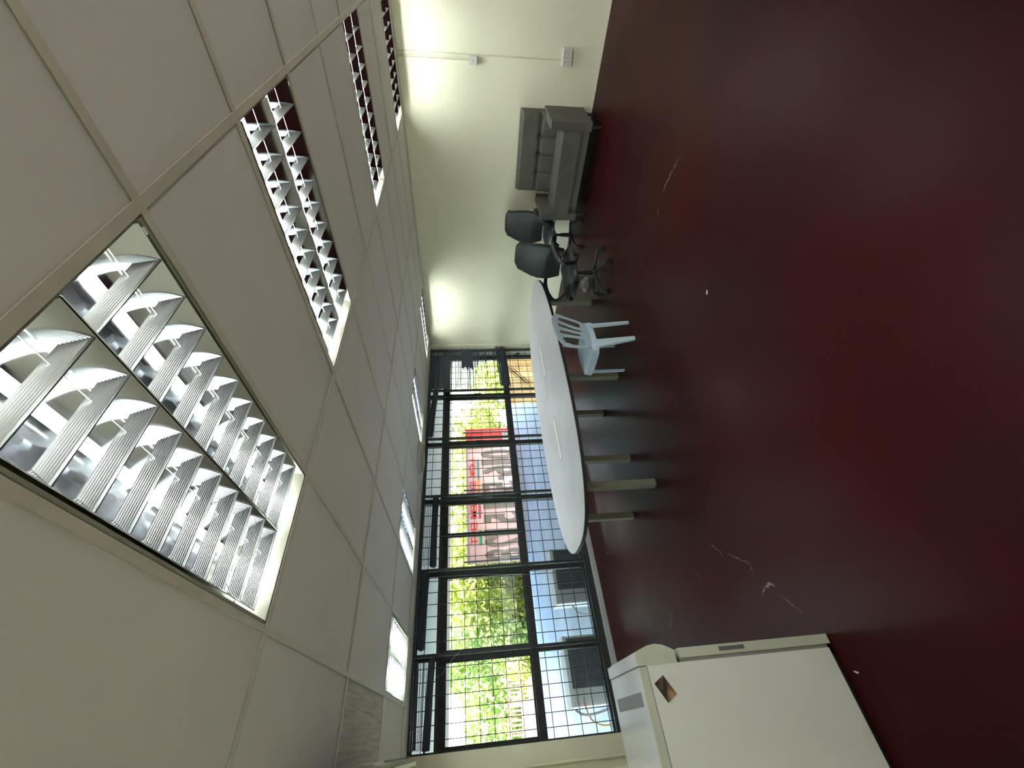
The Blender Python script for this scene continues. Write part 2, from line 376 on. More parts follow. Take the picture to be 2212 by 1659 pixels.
# ------------------------------------------------------------------ windows
POST = [-0.075, -1.095, -2.125, -3.13, -4.17, -5.11, -5.985]
vb = MB().box(-0.004, 0.004, -0.004, 0.004, 0.14, 2.33).mesh('grille_bar', 'bar')
for i in range(6):
    ya, yb = POST[i], POST[i + 1]; w = ya - yb
    g = MB()     # outer frame in plane x = -0.2
    g.box(-0.225, -0.165, ya - 0.035, ya + 0.035, 0.06, 2.37)
    if i == 5: g.box(-0.225, -0.165, yb - 0.02, yb + 0.035, 0.06, 2.37)
    g.box(-0.222, -0.168, yb, ya, 0.062, 0.135); g.box(-0.222, -0.168, yb, ya, 0.875, 0.955)
    g.box(-0.222, -0.168, yb, ya, 2.015, 2.105); g.box(-0.222, -0.168, yb, ya, 2.335, 2.37)
    wn = struct(g.build('window_%d' % (i + 1), 'frame'))
    # sashes between the transoms
    halves = [(ya - 0.035, (ya + yb) / 2), ((ya + yb) / 2, yb + 0.035)] if i == 3 else [(ya - 0.035, yb + 0.035)]
    for (s1, s0) in halves:
        f = MB(); q = 0.03
        f.box(-0.215, -0.18, s0, s0 + q, 0.955, 2.015); f.box(-0.215, -0.18, s1 - q, s1, 0.955, 2.015)
        f.box(-0.2145, -0.1805, s0, s1, 0.955, 0.955 + q); f.box(-0.2145, -0.1805, s0, s1, 2.015 - q, 2.015)
        sa = f.build('sash', 'frame', wn)
        MB().box(-0.200, -0.196, s0 + q - .004, s1 - q + .004, 0.955 + q - .004, 2.015 - q + .004).build('pane', 'glass', sa)
        g2 = MB(); g2.box(-0.178, -0.158, s0 + 0.006, s0 + 0.022, 1.42, 1.54); g2.box(-0.16, -0.145, s0 + 0.006, s0 + 0.022, 1.42, 1.445)
        g2.build('handle', 'frame', sa)
    MB().box(-0.200, -0.196, yb + .03, ya - .03, 0.13, 0.88).build('pane', 'glass', wn)
    MB().box(-0.200, -0.196, yb + .03, ya - .03, 2.10, 2.34).build('pane', 'glass', wn)
    # inner security grille
    gf = MB()
    gf.box(-0.02, 0.018, ya - 0.016, ya + 0.016, 0.062, 2.36)
    if i == 5: gf.box(-0.02, 0.018, yb - 0.0, yb + 0.03, 0.062, 2.36)
    gf.box(-0.018, 0.016, yb, ya, 0.065, 0.15); gf.box(-0.018, 0.016, yb, ya, 2.335, 2.36)
    gr = gf.build('grille_frame', 'frame', wn)
    n = 7
    for k in range(1, n):
        link('grille_bar', vb, gr, loc=(0, ya - w * k / n, 0))
    hb = MB().box(-0.004, 0.004, yb, ya, -0.004, 0.004).mesh('grille_bar', 'bar')
    for k in range(14):
        link('grille_bar', hb, gr, loc=(0.006, 0, 0.205 + 0.1555 * k))

# ------------------------------------------------------------------ stick blinds
def stick_mesh(L, r=0.0042): return MB().cyl((0, -L / 2, 0), r, L, 6, 'y').mesh('blind_stick', 'stick')
def roll(x, y0, z0, y1, z1, r, label, sag=None, n=0, ztop=2.34, zb=2.2):
    b = thing('stick_blind', (x, (y0 + y1) / 2, (z0 + z1) / 2), label, 'blind')
    g = MB(); L = math.hypot(y1 - y0, z1 - z0)
    for k in range(13):                     # bundled sticks
        a = 2.4 * k; rr = r * math.sqrt(k / 13)
        dy = random.uniform(-.02, .02)
        g.tube([(rr * math.cos(a), (y0 - y1) / 2 + dy, (z0 - z1) / 2 + rr * math.sin(a)), (rr * math.cos(a + .5), (y1 - y0) / 2 + dy, (z1 - z0) / 2 + rr * math.sin(a + .5))], r * 0.36, 6)
    g.build('rolled_sticks', 'stick', b)
    me = stick_mesh(abs(y1 - y0) * 0.985, 0.0035)
    zm = (z0 + z1) / 2
    for k in range(n):
        z = zb + (ztop - zb) * k / max(n - 1, 1)
        link('blind_stick', me, b, loc=(0.0, random.uniform(-.008, .008), z - zm), rot=(random.uniform(-.012, .012), 0, 0))
    for s in (-.3, .3):
        MB().cyl((0.002, s * abs(y1 - y0), 0), 0.0018, 2.35 - zm, 5).build('cord', 'cord', b)
    return b
roll(0.055, -1.13, 2.215, -2.09, 2.285, 0.042, 'rolled dark stick blind in the second window, next to the broken blind', n=3, zb=2.30, ztop=2.345)
roll(0.055, -3.18, 2.15, -4.13, 2.16, 0.036, 'rolled dark stick blind above the pair of narrow sashes', n=7, zb=2.20)
roll(0.055, -4.21, 2.245, -5.05, 2.27, 0.046, 'rolled dark stick blind above the window full of green leaves', n=3, zb=2.30, ztop=2.345)
b5 = roll(0.055, -5.15, 2.13, -5.93, 2.165, 0.034, 'rolled dark stick blind in the window closest to the air conditioner', n=8, zb=2.19)
g = MB()
for k in range(6): g.tube([(0.01 * math.cos(k), 0.38, 0.155 + 0.01 * math.sin(k)), (0.012 * math.cos(k), -0.38, 0.135 + 0.01 * math.sin(k))], 0.008, 5)
g.build('upper_sticks', 'stick', b5)

br = thing('broken_stick_blind', (0.05, -0.62, 1.9), 'torn navy stick blind hanging askew in the corner window', 'blind')
def stk(ya, yb, za, zb, r=0.0042, x=0.0):
    me = MB().tube([(x, ya + 0.62, za - 1.9), (x + random.uniform(-.006, .006), yb + 0.62, zb - 1.9)], r, 5).mesh('blind_stick', 'stick')
    link('blind_stick', me, br)
z = 2.335
while z > 1.975:
    e = 1.10 if z > 1.99 else .98
    stk(-0.26 + random.uniform(-.02, .02), -e + random.uniform(-.02, .02), z, z - .004, 0.0052); z -= 0.0098
z = 2.34
while z > 1.02:
    if random.random() < (0.93 if z > 1.3 else 0.62):
        a = -0.06 - random.random() * .08; e = -1.05 - random.random() * .08
        if z < 1.5: e = -0.35 - random.random() * .75
        stk(a, e, z, z + random.uniform(-.012, .006), 0.0052)
    z -= 0.0138
z = 1.76
while z > 1.56: stk(-0.10, -0.60 + random.uniform(-.05, .05), z, z - .003, 0.0052); z -= 0.0095
for k in range(16): stk(-0.04 + random.uniform(-.05, .02), -1.06 + random.uniform(-.08, .04), 1.10 - 0.013 * k, 1.06 - 0.012 * k, 0.0065, x=random.uniform(0, .02))
for k in range(9): stk(-0.18 - .05 * random.random(), -0.40, 0.62 + .03 * k * .2, 0.92 + .02 * random.random(), 0.004)
for k in range(8): stk(-0.62 + .1 * random.random(), -1.04 + .1 * random.random(), 0.82 + .02 * k, 0.50 + .02 * k, 0.004)
for k in range(7): stk(-0.12, -0.5 - random.random() * .4, 0.95 - .05 * k, 0.93 - .05 * k, 0.003)

# loose cords on the bars
def cordobj(pts, label, r=0.0016): 
    o = MB().tube(pts, r, 5).build('cord', 'cord'); tag(o, label, 'cord'); return o
cordobj([(0.03, -3.21, 2.10), (0.03, -3.22, 1.75), (0.032, -3.22, 1.35), (0.03, -3.20, 1.33), (0.03, -3.19, 1.55), (0.031, -3.215, 1.2), (0.03, -3.24, 0.8), (0.03, -3.22, 0.66)], 'thin grey cord looped on the post beside the twin narrow sashes')
cordobj([(0.03, -5.36, 2.16), (0.03, -5.30, 2.02), (0.03, -5.16, 1.90), (0.03, -4.95, 1.62), (0.03, -4.72, 1.38)], 'thin grey cord slanting across the two windows nearest the fridge')
cordobj([(0.03, -4.26, 2.20), (0.03, -4.27, 1.5), (0.03, -4.31, 0.9), (0.03, -4.30, 0.62), (0.03, -4.34, 0.60), (0.03, -4.33, 0.64), (0.03, -4.28, 0.74)], 'thin grey cord with a hook end over the lower bars behind the table tip')

# ------------------------------------------------------------------ wall fittings
def trunk(x, z0, z1, w, lb):
    o = MB().box(x - w / 2, x + w / 2, -0.012, 0.0, z0, z1).bevel(0.004, 1).build('cable_trunking', 'conduit'); tag(o, lb, 'conduit')
trunk(4.625, 0.46, H, 0.014, 'long cream cable trunking running down to the low double socket')
trunk(4.592, 1.545, H, 0.013, 'short cream cable trunking from the ceiling into the high socket box')
trunk(4.572, 1.545, H, 0.010, 'thin cream cable trunking beside the one entering the high socket box')
def socket(x0, x1, z0, z1, lb, three=True, y=0.0):
    s = thing('wall_socket', ((x0 + x1) / 2, y, z0), lb, 'socket'); w = (x1 - x0) / 2; h = z1 - z0
    MB().box(-w, w, -0.034, 0, 0, h).bevel(0.003, 1).build('back_box', 'white_plastic', s)
    MB().box(-w * .98, w * .98, -0.040, -0.034, 0.001, h - 0.001).bevel(0.002, 1).build('face_plate', 'white_plastic', s)
    g = MB()
    for (a, b, ww, hh) in ((0, .68, .006, .010), (-.3, .35, .009, .005), (.3, .35, .009, .005)) if three else ((0, .5, .008, .008), (-.55, .5, .004, .004), (.55, .5, .004, .004)):
        g.box(a * w * 1.0 - ww / 2, a * w + ww / 2, -0.0408, -0.0395, b * h - hh / 2, b * h + hh / 2)
    g.build('socket_holes', 'black', s)
    if three: MB().box(w * .35, w * .75, -0.045, -0.040, h * .72, h * .92).build('switch', 'white_plastic', s)
socket(4.535, 4.618, 1.463, 1.548, 'white socket box high on the cream wall', three=False)
socket(4.660, 4.745, 0.368, 0.470, 'right-hand white socket of the low pair on the cream wall')
socket(4.572, 4.657, 0.362, 0.464, 'left-hand white socket of the low pair on the cream wall')

# ------------------------------------------------------------------ sofa
def cushion(x0, x1, y0, y1, z0, z1, bev=0.03, seg=3):
    return MB().box(x0, x1, y0, y1, z0, z1).bevel(bev, seg)
s = thing('sofa', (3.58, -0.32, 0), 'small grey-brown two-seat sofa with buttoned back against the cream wall', 'sofa')
def P(x0, x1, y0, y1, z0, z1): return (x0 - 3.58, x1 - 3.58, y0 + 0.32, y1 + 0.32, z0, z1)
smooth_by_angle(cushion(*P(3.07, 4.09, -0.575, -0.05, 0.14, 0.25), 0.012, 2).build('base', 'sofa', s))
o = cushion(*P(3.085, 4.075, -0.62, -0.14, 0.250, 0.460), 0.085, 6).build('seat_cushion', 'sofa', s); smooth_by_angle(o, 60)
for (a, b) in ((2.985, 3.083), (4.077, 4.172)):
    o = cushion(*P(a, b, -0.605, -0.02, 0.13, 0.615), 0.014, 3).build('arm', 'sofa', s); smooth_by_angle(o, 40)
# tufted back: grid surface
g = MB(); nx, nz = 90, 40
def backp(u, vv, front):
    x = -0.415 + 0.975 * u; zz = 0.22 + 0.70 * vv
    yb = 0.32 - 0.03
    if not front: return (x, yb, zz)
    t = 0.155 - 0.045 * vv
    bul = 0.028 * math.sin(PI * u) ** 0.4
    zc = 0.665
    for k in (0.28, 0.5, 0.72):
        bul -= 0.050 * math.exp(-(((u - k) / 0.035) ** 2 + ((zz - zc) / 0.022) ** 2))
        if zz < zc: bul -= 0.022 * math.exp(-((u - k) / 0.014) ** 2)
    bul -= 0.035 * math.exp(-((zz - zc) / 0.014) ** 2)
    if zz < zc: bul += 0.022 * math.sin(PI * (zz - .22) / (zc - .22)) 
    e = min(1, (1 - vv) / 0.05) ** 0.5; e2 = min(1, min(u, 1 - u) / 0.03) ** 0.5
    return (x, yb - (t + bul) * (0.35 + 0.65 * e) * (0.5 + 0.5 * e2), zz)
fr = [[g.bm.verts.new(backp(i / nx, j / nz, True)) for j in range(nz + 1)] for i in range(nx + 1)]
bk = [[g.bm.verts.new(backp(i / nx, j / nz, False)) for j in range(nz + 1)] for i in range(nx + 1)]
for i in range(nx):
    for j in range(nz):
        g.bm.faces.new((fr[i][j], fr[i + 1][j], fr[i + 1][j + 1], fr[i][j + 1])); g.bm.faces.new((bk[i][j], bk[i][j + 1], bk[i + 1][j + 1], bk[i + 1][j]))
    g.bm.faces.new((fr[i][nz], fr[i + 1][nz], bk[i + 1][nz], bk[i][nz])); g.bm.faces.new((fr[i][0], bk[i][0], bk[i + 1][0], fr[i + 1][0]))
for j in range(nz):
    g.bm.faces.new((fr[0][j], fr[0][j + 1], bk[0][j + 1], bk[0][j])); g.bm.faces.new((fr[nx][j], bk[nx][j], bk[nx][j + 1], fr[nx][j + 1]))
bo = g.build('backrest', 'sofa', s); smooth_by_angle(bo, 50)
for k in (0.28, 0.5, 0.72):
    MB().cyl((-0.415 + 0.975 * k, 0.155, 0.665), 0.011, 0.012, 12, 'y').bevel(0.003, 1).build('button', 'sofa', bo)
lg = MB().cyl((0, 0, 0), 0.018, 0.135, 10, r2=0.024).mesh('leg', 'black')
for x in (-0.53, 0.53):
    for y in (-0.22, 0.24): link('leg', lg, s, loc=(x, y, 0))

# ------------------------------------------------------------------ office chairs
def make_office():
    # local frame: faces -Y
    r = thing('office_chair', (0, 0, 0), '', 'chair')
    g = MB()   # seat pad
    rings = []
    for (yy, hw, zt, zb) in ((0.24, 0.18, 0.455, 0.415), (0.21, 0.225, 0.475, 0.40), (0.05, 0.245, 0.470, 0.385), (-0.12, 0.245, 0.475, 0.385), (-0.22, 0.235, 0.470, 0.39), (-0.27, 0.20, 0.445, 0.40), (-0.285, 0.15, 0.425, 0.41)):
        n = 8; up = [(-hw + 2 * hw * k / n, yy, zt - 0.018 * abs(2 * k / n - 1) ** 3 - (0.035 if k in (0, n) else 0)) for k in range(n + 1)]
        dn = [(hw - 2 * hw * k / n, yy, zb + (0.02 if k in (0, n) else 0)) for k in range(n + 1)]
        rings.append(up + dn)
    o = g.loft(rings).build('seat', 'chair_fabric', r); smooth_by_angle(o, 70)
    g = MB(); rings = []   # back pad: horizontal sections going up
    for k in range(15):
        t = k / 14; zz = 0.49 + 0.55 * t
        hw = (0.19 + 0.055 * math.sin(PI * min(1, t * 1.15)) - (0.0 if t < .93 else (t - .93) * .9)); 
        y = 0.225 + 0.055 * t + 0.035 * math.sin(PI * t * 0.9) * -1 + 0.09 * t * t
        crease = -0.005 if k in (6, 8, 10) else 0
        n = 8
        fr_ = [(-hw + 2 * hw * q / n, y - 0.035 - crease + 0.045 * (2 * q / n - 1) ** 2 * -1 * 1.0, zz) for q in range(n + 1)]
        bk_ = [(hw - 2 * hw * q / n, y + 0.022 - 0.045 * (2 * q / n - 1) ** 2, zz) for q in range(n + 1)]
        if t > .97: fr_ = [(x, yy + .02, z2) for x, yy, z2 in fr_]; bk_ = [(x, yy - .014, z2) for x, yy, z2 in bk_]
        rings.append(fr_ + bk_)
    o = g.loft(rings).build('backrest', 'chair_fabric', r); smooth_by_angle(o, 60)
    for sx in (-1, 1):  # loop armrests
        pts = [(sx * 0.20, 0.235, 0.56), (sx * 0.27, 0.22, 0.63), (sx * 0.30, 0.12, 0.655), (sx * 0.31, -0.02, 0.645), (sx * 0.31, -0.13, 0.60), (sx * 0.30, -0.17, 0.55), (sx * 0.275, -0.12, 0.47), (sx * 0.23, -0.06, 0.40), (sx * 0.16, -0.04, 0.385)]
        Q = []
        for a, b in zip(pts, pts[1:]):
            for q in range(3): Q.append(tuple(Vector(a).lerp(Vector(b), q / 3)))
        Q.append(pts[-1])
        for _ in range(2):
            Q = [Q[0]] + [tuple((Vector(Q[i - 1]) + Vector(Q[i]) * 2 + Vector(Q[i + 1])) / 4) for i in range(1, len(Q) - 1)] + [Q[-1]]
        nn = len(Q); rad = [0.014 + 0.009 * math.exp(-((i / nn - 0.35) / 0.2) ** 2) for i in range(nn)]
        o = MB().tube(Q, rad, 10, flat=1.3).build('armrest', 'chair_plastic', r); smooth_by_angle(o, 60)
    o = MB().tube([(0, 0.05, 0.37), (0, 0.2, 0.37), (0, 0.285, 0.43), (0, 0.31, 0.55), (0, 0.30, 0.66)], [.022, .022, .024, .024, .02], 8, flat=1.6).build('back_stem', 'chair_plastic', r); smooth_by_angle(o, 60)
    MB().box(-0.10, 0.10, -0.12, 0.12, 0.355, 0.39).bevel(0.01, 2).build('mechanism', 'chair_plastic', r)
    MB().tube([(0.08, 0, 0.37), (0.2, 0.02, 0.365), (0.24, 0.03, 0.36)], [.006, .006, .013], 8).build('lever', 'chair_plastic', r)
    g = MB(); g.cyl((0, 0, 0.10), 0.028, 0.15, 16); g.cyl((0, 0, 0.24), 0.02, 0.12, 16)
    smooth_by_angle(g.build('column', 'chair_plastic', r), 40)
    hub = MB().cyl((0, 0, 0.085), 0.045, 0.05, 20, r2=0.036).build('base_hub', 'chair_plastic', r)
    arm = MB().tube([(0.02, 0, 0.108), (0.16, 0, 0.100), (0.27, 0, 0.078), (0.295, 0, 0.068)], [0.024, 0.021, 0.018, 0.012], 8, flat=0.8).mesh('base_leg', 'chair_plastic', True)
    cw = MB(); cw.cyl((-0.004, -0.022, 0.027), 0.0265, 0.016, 16, 'y'); cw.cyl((-0.004, 0.006, 0.027), 0.0265, 0.016, 16, 'y'); cw.box(-0.02, 0.014, -0.007, 0.007, 0.03, 0.062)
    cme = cw.mesh('caster', 'chair_plastic')
    for k in range(5):
        a = BASE0 + 2 * PI * k / 5
        o = link('base_leg', arm, r, rot=(0, 0, a))
        link('caster', cme, o, loc=(0.29, 0, 0), rot=(0, 0, 0.5 * k))
    return r
BASE0 = 0.95
oc = make_office(); oc.location = (2.94, -1.80, 0); oc.rotation_euler = (0, 0, -0.20)
oc['label'] = 'black office chair with loop arms between the table and the second office chair'
dup(oc, (2.67, -0.425, 0), -0.06, 'black office chair with arms behind the sofa arm against the cream wall')

# plastic bag on the floor by the chair
def blob(name, m, loc, sx, sy, sz, lb, cat, seed=1):
    bm = bmesh.new(); bmesh.ops.create_icosphere(bm, subdivisions=3, radius=1)
    rnd = random.Random(seed); ph = [rnd.uniform(0, 6) for _ in range(6)]
    for v_ in bm.verts:
        c = v_.co; f = 1 + .16 * math.sin(7 * c.x + ph[0]) * math.sin(6 * c.y + ph[1]) + .13 * math.sin(11 * c.z + ph[2] + 5 * c.x)
        v_.co = Vector((c.x * f * sx, c.y * f * sy, max(-0.97, c.z * f) * sz + sz))
    g = MB(); g.bm.free(); g.bm = bm
    o = g.build(name, m); o.location = loc; tag(o, lb, cat); return smooth_by_angle(o, 35)
blob('plastic_bag', 'bag', (2.50, -1.40, 0.001), 0.10, 0.075, 0.05, 'crumpled clear plastic bag on the floor behind the front office chair', 'bag')

# ------------------------------------------------------------------ table
tcx, tcy, TZ = 2.045, -2.925, 0.712
W_, L_ = 0.777, 1.77
def outline(n=96, k=1.0):
    out = []
    for i in range(n):
        a = 2 * PI * i / n; c, s_ = math.cos(a), math.sin(a); e = 2 / 2.7
        out.append((k * W_ * math.copysign(abs(c) ** e, c), k * L_ * math.copysign(abs(s_) ** e, s_)))
    return out
t = thing('conference_table', (tcx, tcy, 0), 'long oval conference table with pale top and black edge by the windows', 'table')
for half in (1, -1):
    O = outline(192)
    pts = [(x, y) for x, y in O if half * y >= -1e-6]
    pts.sort(key=lambda q: math.atan2(half * q[1], q[0]))
    ring = [(x, (y if abs(y) > 0.0012 else half * 0.0012)) for x, y in pts]
    g = MB(); g.loft([[(x * .9985, y * .9995 if abs(y) > .01 else y, z) for x, y in ring] for z in (TZ - 0.026, TZ)])
    o = g.build('tabletop', 'table', t)
g = MB()
O1 = outline(192, 1.0); O0 = outline(192, 0.985)
g.loft([[(x, y, TZ - 0.031) for x, y in O1], [(x, y, TZ - 0.0015) for x, y in O1]], cap=False)
g.loft([[(x * 1.003, y * 1.002, TZ - 0.031) for x, y in O1], [(x * 1.003, y * 1.002, TZ - 0.0015) for x, y in O1]], cap=False)
g.loft([[(x * 1.003, y * 1.002, TZ - 0.0015) for x, y in O1], [(x, y, TZ - 0.0015) for x, y in O1]], cap=False)
g.loft([[(x * 1.003, y * 1.002, TZ - 0.031) for x, y in O1], [(x * .9, y * .9, TZ - 0.031) for x, y in O1]], cap=False)
g.build('edge_band', 'table_edge', t)
lm = MB().box(-0.031, 0.031, -0.031, 0.031, 0, TZ - 0.03).bevel(0.012, 3).mesh('leg', 'leg')
for (x, y) in ((2.39, -1.65), (1.716, -1.65), (2.062, -2.10), (2.41, -2.99), (1.716, -2.98), (2.062, -3.83), (2.41, -4.30), (1.717, -4.30)):
    link('leg', lm, t, loc=(x - tcx, y - tcy, 0))
MB().box(-0.02, 0.02, -1.30, 1.30, TZ - 0.09, TZ - 0.031).build('rail', 'table_edge', t)
for (ya, yb) in ((-2.16, -2.655), (-3.29, -3.80)):
    gx = 0.0; f = MB()
    yc = (ya + yb) / 2 - tcy; hl = abs(ya - yb) / 2; hw = 0.052
    f.box(gx - hw, gx + hw, yc - hl, yc - hl + .0065, TZ, TZ + .0012); f.box(gx - hw, gx + hw, yc + hl - .0065, yc + hl, TZ, TZ + .0012)
    f.box(gx - hw, gx - hw + .0065, yc - hl, yc + hl, TZ, TZ + .0012); f.box(gx + hw - .0065, gx + hw, yc - hl, yc + hl, TZ, TZ + .0012)
    fo = f.build('cable_box_frame', 'table_edge', t)
    MB().box(gx - hw + .006, gx + hw - .006, yc - hl + .006, yc + hl - .006, TZ, TZ + .0016).build('cable_box_lid', 'white_plastic', fo)

# ------------------------------------------------------------------ pale blue plastic chair (local: faces -X)
pc = thing('plastic_chair', (2.80, -2.925, 0), 'pale blue plastic chair with slotted back at the table', 'chair')
# seat
g = MB(); rings = []
for (x, hw, z) in ((0.150, 0.205, 0.430), (0.12, 0.222, 0.424), (0.0, 0.225, 0.416), (-0.12, 0.222, 0.418), (-0.20, 0.205, 0.424), (-0.235, 0.175, 0.418)):
    n = 10
    top = [(x, -hw + 2 * hw * k / n, z + 0.012 * abs(2 * k / n - 1) ** 2) for k in range(n + 1)]
    bot = [(x, hw - 2 * hw * k / n, z - 0.006 + 0.012 * abs(2 * k / n - 1) ** 2) for k in range(n + 1)]
    rings.append(top + bot)
g.loft(rings); smooth_by_angle(g.build('seat', 'blue_plastic', pc), 50)
# apron round the seat
g = MB()
ap = [(0.13, -0.222), (0.0, -0.228), (-0.13, -0.224), (-0.215, -0.195), (-0.245, -0.13), (-0.250, 0), (-0.245, 0.13), (-0.215, 0.195), (-0.13, 0.224), (0.0, 0.228), (0.13, 0.222), (0.165, 0.18), (0.168, 0), (0.165, -0.18)]
g.loft([[(x * k, y * k, z) for x, y in ap] for k, z in ((1.03, 0.365), (1.0, 0.432), (0.985, 0.432), (1.012, 0.365))], cap=False)
smooth_by_angle(g.build('apron', 'blue_plastic', pc), 60)
# legs: tapered channels
def chan(top, bot, wt, wb, d):
    g = MB(); top = Vector(top); bot = Vector(bot); d = Vector(d).normalized(); u = d.cross(Vector((0, 0, 1))).normalized()
    R = []
    for p, w in ((top, wt), (bot, wb)):
        h = w * 0.5; q = 0.020
        R.append([tuple(p + u * a + d * b) for a, b in ((-h, 0), (-h * .8, q), (h * .8, q), (h, 0), (h * .88, 0), (h * .72, q * .75), (-h * .72, q * .75), (-h * .88, 0))])
    g.loft(R); return g.bevel(0.0015, 1)
for (tp, bt, wt, wb, d, lb) in (((0.165, -0.135, 0.40), (0.215, -0.115, 0.0), 0.110, 0.046, (1, -0.25, 0), 'b'), ((0.165, 0.125, 0.40), (0.215, 0.115, 0.0), 0.07, 0.040, (1, 0.25, 0), 'b'),
                                ((-0.175, -0.178, 0.40), (-0.20, -0.145, 0.0), 0.075, 0.042, (-0.5, -1, 0), 'f'), ((-0.175, 0.195, 0.40), (-0.20, 0.225, 0.0), 0.075, 0.042, (-0.5, 1, 0), 'f')):
    smooth_by_angle(chan(tp, bt, wt, wb, d).build('leg', 'blue_plastic', pc), 30)
# backrest: bowed shell with slots, built from bars
def bp(yy, z):          # surface point
    t_ = (z - 0.40) / 0.40
    return Vector((0.155 + 0.085 * t_ + 0.045 * t_ * t_ - 0.30 * yy * yy, yy, z))
def hw_back(z):
    t_ = (z - 0.40) / 0.40
    return 0.17 + 0.055 * math.sin(min(1, t_ * 1.3) * PI / 2)
def ribbon(P2, w, name, th=0.009):
    g = MB(); R = []
    for i, (yy, z) in enumerate(P2):
        a = P2[max(i - 1, 0)]; b = P2[min(i + 1, len(P2) - 1)]
        dy, dz = b[0] - a[0], b[1] - a[1]; l_ = math.hypot(dy, dz) or 1; ny, nz = -dz / l_, dy / l_
        ww = (w[i] if isinstance(w, list) else w) / 2
        p0 = bp(yy - ny * ww, z - nz * ww); p1 = bp(yy, z); p2 = bp(yy + ny * ww, z + nz * ww); o_ = Vector((th, 0, 0))
        R.append([tuple(p0), tuple(p1 - Vector((0.003, 0, 0))), tuple(p2), tuple(p2 + o_), tuple(p1 + o_ * 1.25), tuple(p0 + o_)])
    g.loft(R); o = g.build(name, 'blue_plastic', bk_root); return smooth_by_angle(o, 50)
bk_root = MB().loft([[tuple(bp(-0.165 + 0.33 * k / 8, z) + Vector((dx, 0, 0))) for k in range(9)] + [tuple(bp(0.165 - 0.33 * k / 8, z) + Vector((dx + 0.010, 0, 0))) for k in range(9)] for (z, dx) in ((0.375, 0.0), (0.42, 0.0), (0.50, 0.0))]).build('backrest', 'blue_plastic', pc)
smooth_by_angle(bk_root, 50)
side = []
for k in range(13):
    z = 0.39 + 0.335 * k / 12; side.append((hw_back(z) * (0.82 + 0.12 * min(1, k / 5)), z))
top = [(0.195 * math.cos(a), 0.725 + 0.062 * math.sin(a)) for a in [PI * q / 16 for q in range(17)]]
rim = side + [(y, z) for y, z in top[1:-1]] + [(-y, z) for y, z in reversed(side)]
ribbon(rim, [0.034] * 10 + [0.045 + 0.022 * math.sin(PI * i / (len(rim) - 21)) for i in range(len(rim) - 20)] + [0.034] * 10, 'rim')
for k, y0 in enumerate((-0.066, 0.0, 0.066)):
    ribbon([(y0 * (1 + 0.60 * (q / 10) ** 1.6), 0.49 + 0.272 * q / 10) for q in range(11)], [0.036] * 8 + [0.042, 0.052, 0.070], 'slat', 0.007)

# ------------------------------------------------------------------ small fridge
f = thing('small_fridge', (3.33, -5.95, 0), 'small white fridge with bulging top band standing by the camera', 'fridge')
FX0, FX1 = 3.08 - 3.33, 3.572 - 3.33
g = MB(); g.box(FX0, FX1, -0.24, 0.215, 0.03, 0.905); g.bevel(0.006, 2)
g.build('cabinet', 'fridge', f)
MB().box(FX0 + .02, FX1 - .02, -0.22, 0.19, 0.0, 0.03).build('gap_shadow', 'black', f)  # black block stands in for the shadowed gap under the cabinet
# door (faces +Y)
d = MB().box(FX0 + .001, FX1 - .0005, 0.230, 0.268, 0.012, 0.742).bevel(0.004, 2).build('door', 'fridge_trim', f)
MB().box(FX0 + .012, FX1 - .006, 0.214, 0.231, 0.03, 0.745).build('gasket', 'gasket', f)
MB().box(FX1 - .001, FX1 + .0012, 0.238, 0.262, 0.425, 0.560).bevel(0.0008, 1).build('handle_rim', 'fridge_trim', d)
MB().box(FX1 - .001, FX1 + .0022, 0.242, 0.258, 0.432, 0.552).build('handle_recess', 'recess', d)
# top band with bulge
prof = [(0.215, 0.762), (0.262, 0.762), (0.270, 0.775), (0.286, 0.81), (0.292, 0.845), (0.288, 0.88), (0.275, 0.92), (0.262, 0.943), (0.215, 0.943)]
g = MB(); g.loft([[(x, y, z) for y, z in prof] for x in (FX0, FX1 + 0.001)]); g.bevel(0.002, 1, 50)
tb = g.build('top_band', 'fridge_trim', f)
for (y, z) in ((0.238, 0.905), (0.240, 0.800)): MB().cyl((FX1 + .0008, y, z), 0.009, 0.003, 14, 'x').bevel(.001, 1).build('screw_cover', 'fridge_trim', tb)
MB().box(FX0 + .002, FX1 - .002, 0.2165, 0.263, 0.9425, 0.9465).bevel(.0015, 1).build('band_top', 'fridge_top', tb)
# worktop lid behind
tp = MB().box(FX0, FX1 - 0.022, -0.24, 0.212, 0.905, 0.941).bevel(0.005, 2).build('top_panel', 'fridge_top', f)
MB().box(FX1 - 0.022, FX1, -0.24, 0.212, 0.903, 0.939).bevel(0.004, 2).build('side_lip', 'fridge_trim', f)
g = MB()
for k in range(30):
    x = 0.190 - 0.0132 * k; g.box(x - 0.0028, x + 0.0028, 0.078, 0.128, 0.9405, 0.9416)
g.build('vent_slots', 'black', tp)
mg = MB().box(-0.0006, 0.0006, -0.0395, 0.0395, -0.027, 0.027).build('photo_magnet', 'picture')
mg.location = (3.5732, -5.822, 0.847); mg.rotation_euler = (math.radians(29.5), 0, 0)
tag(mg, 'small brown and yellow picture magnet on the fridge side', 'magnet')

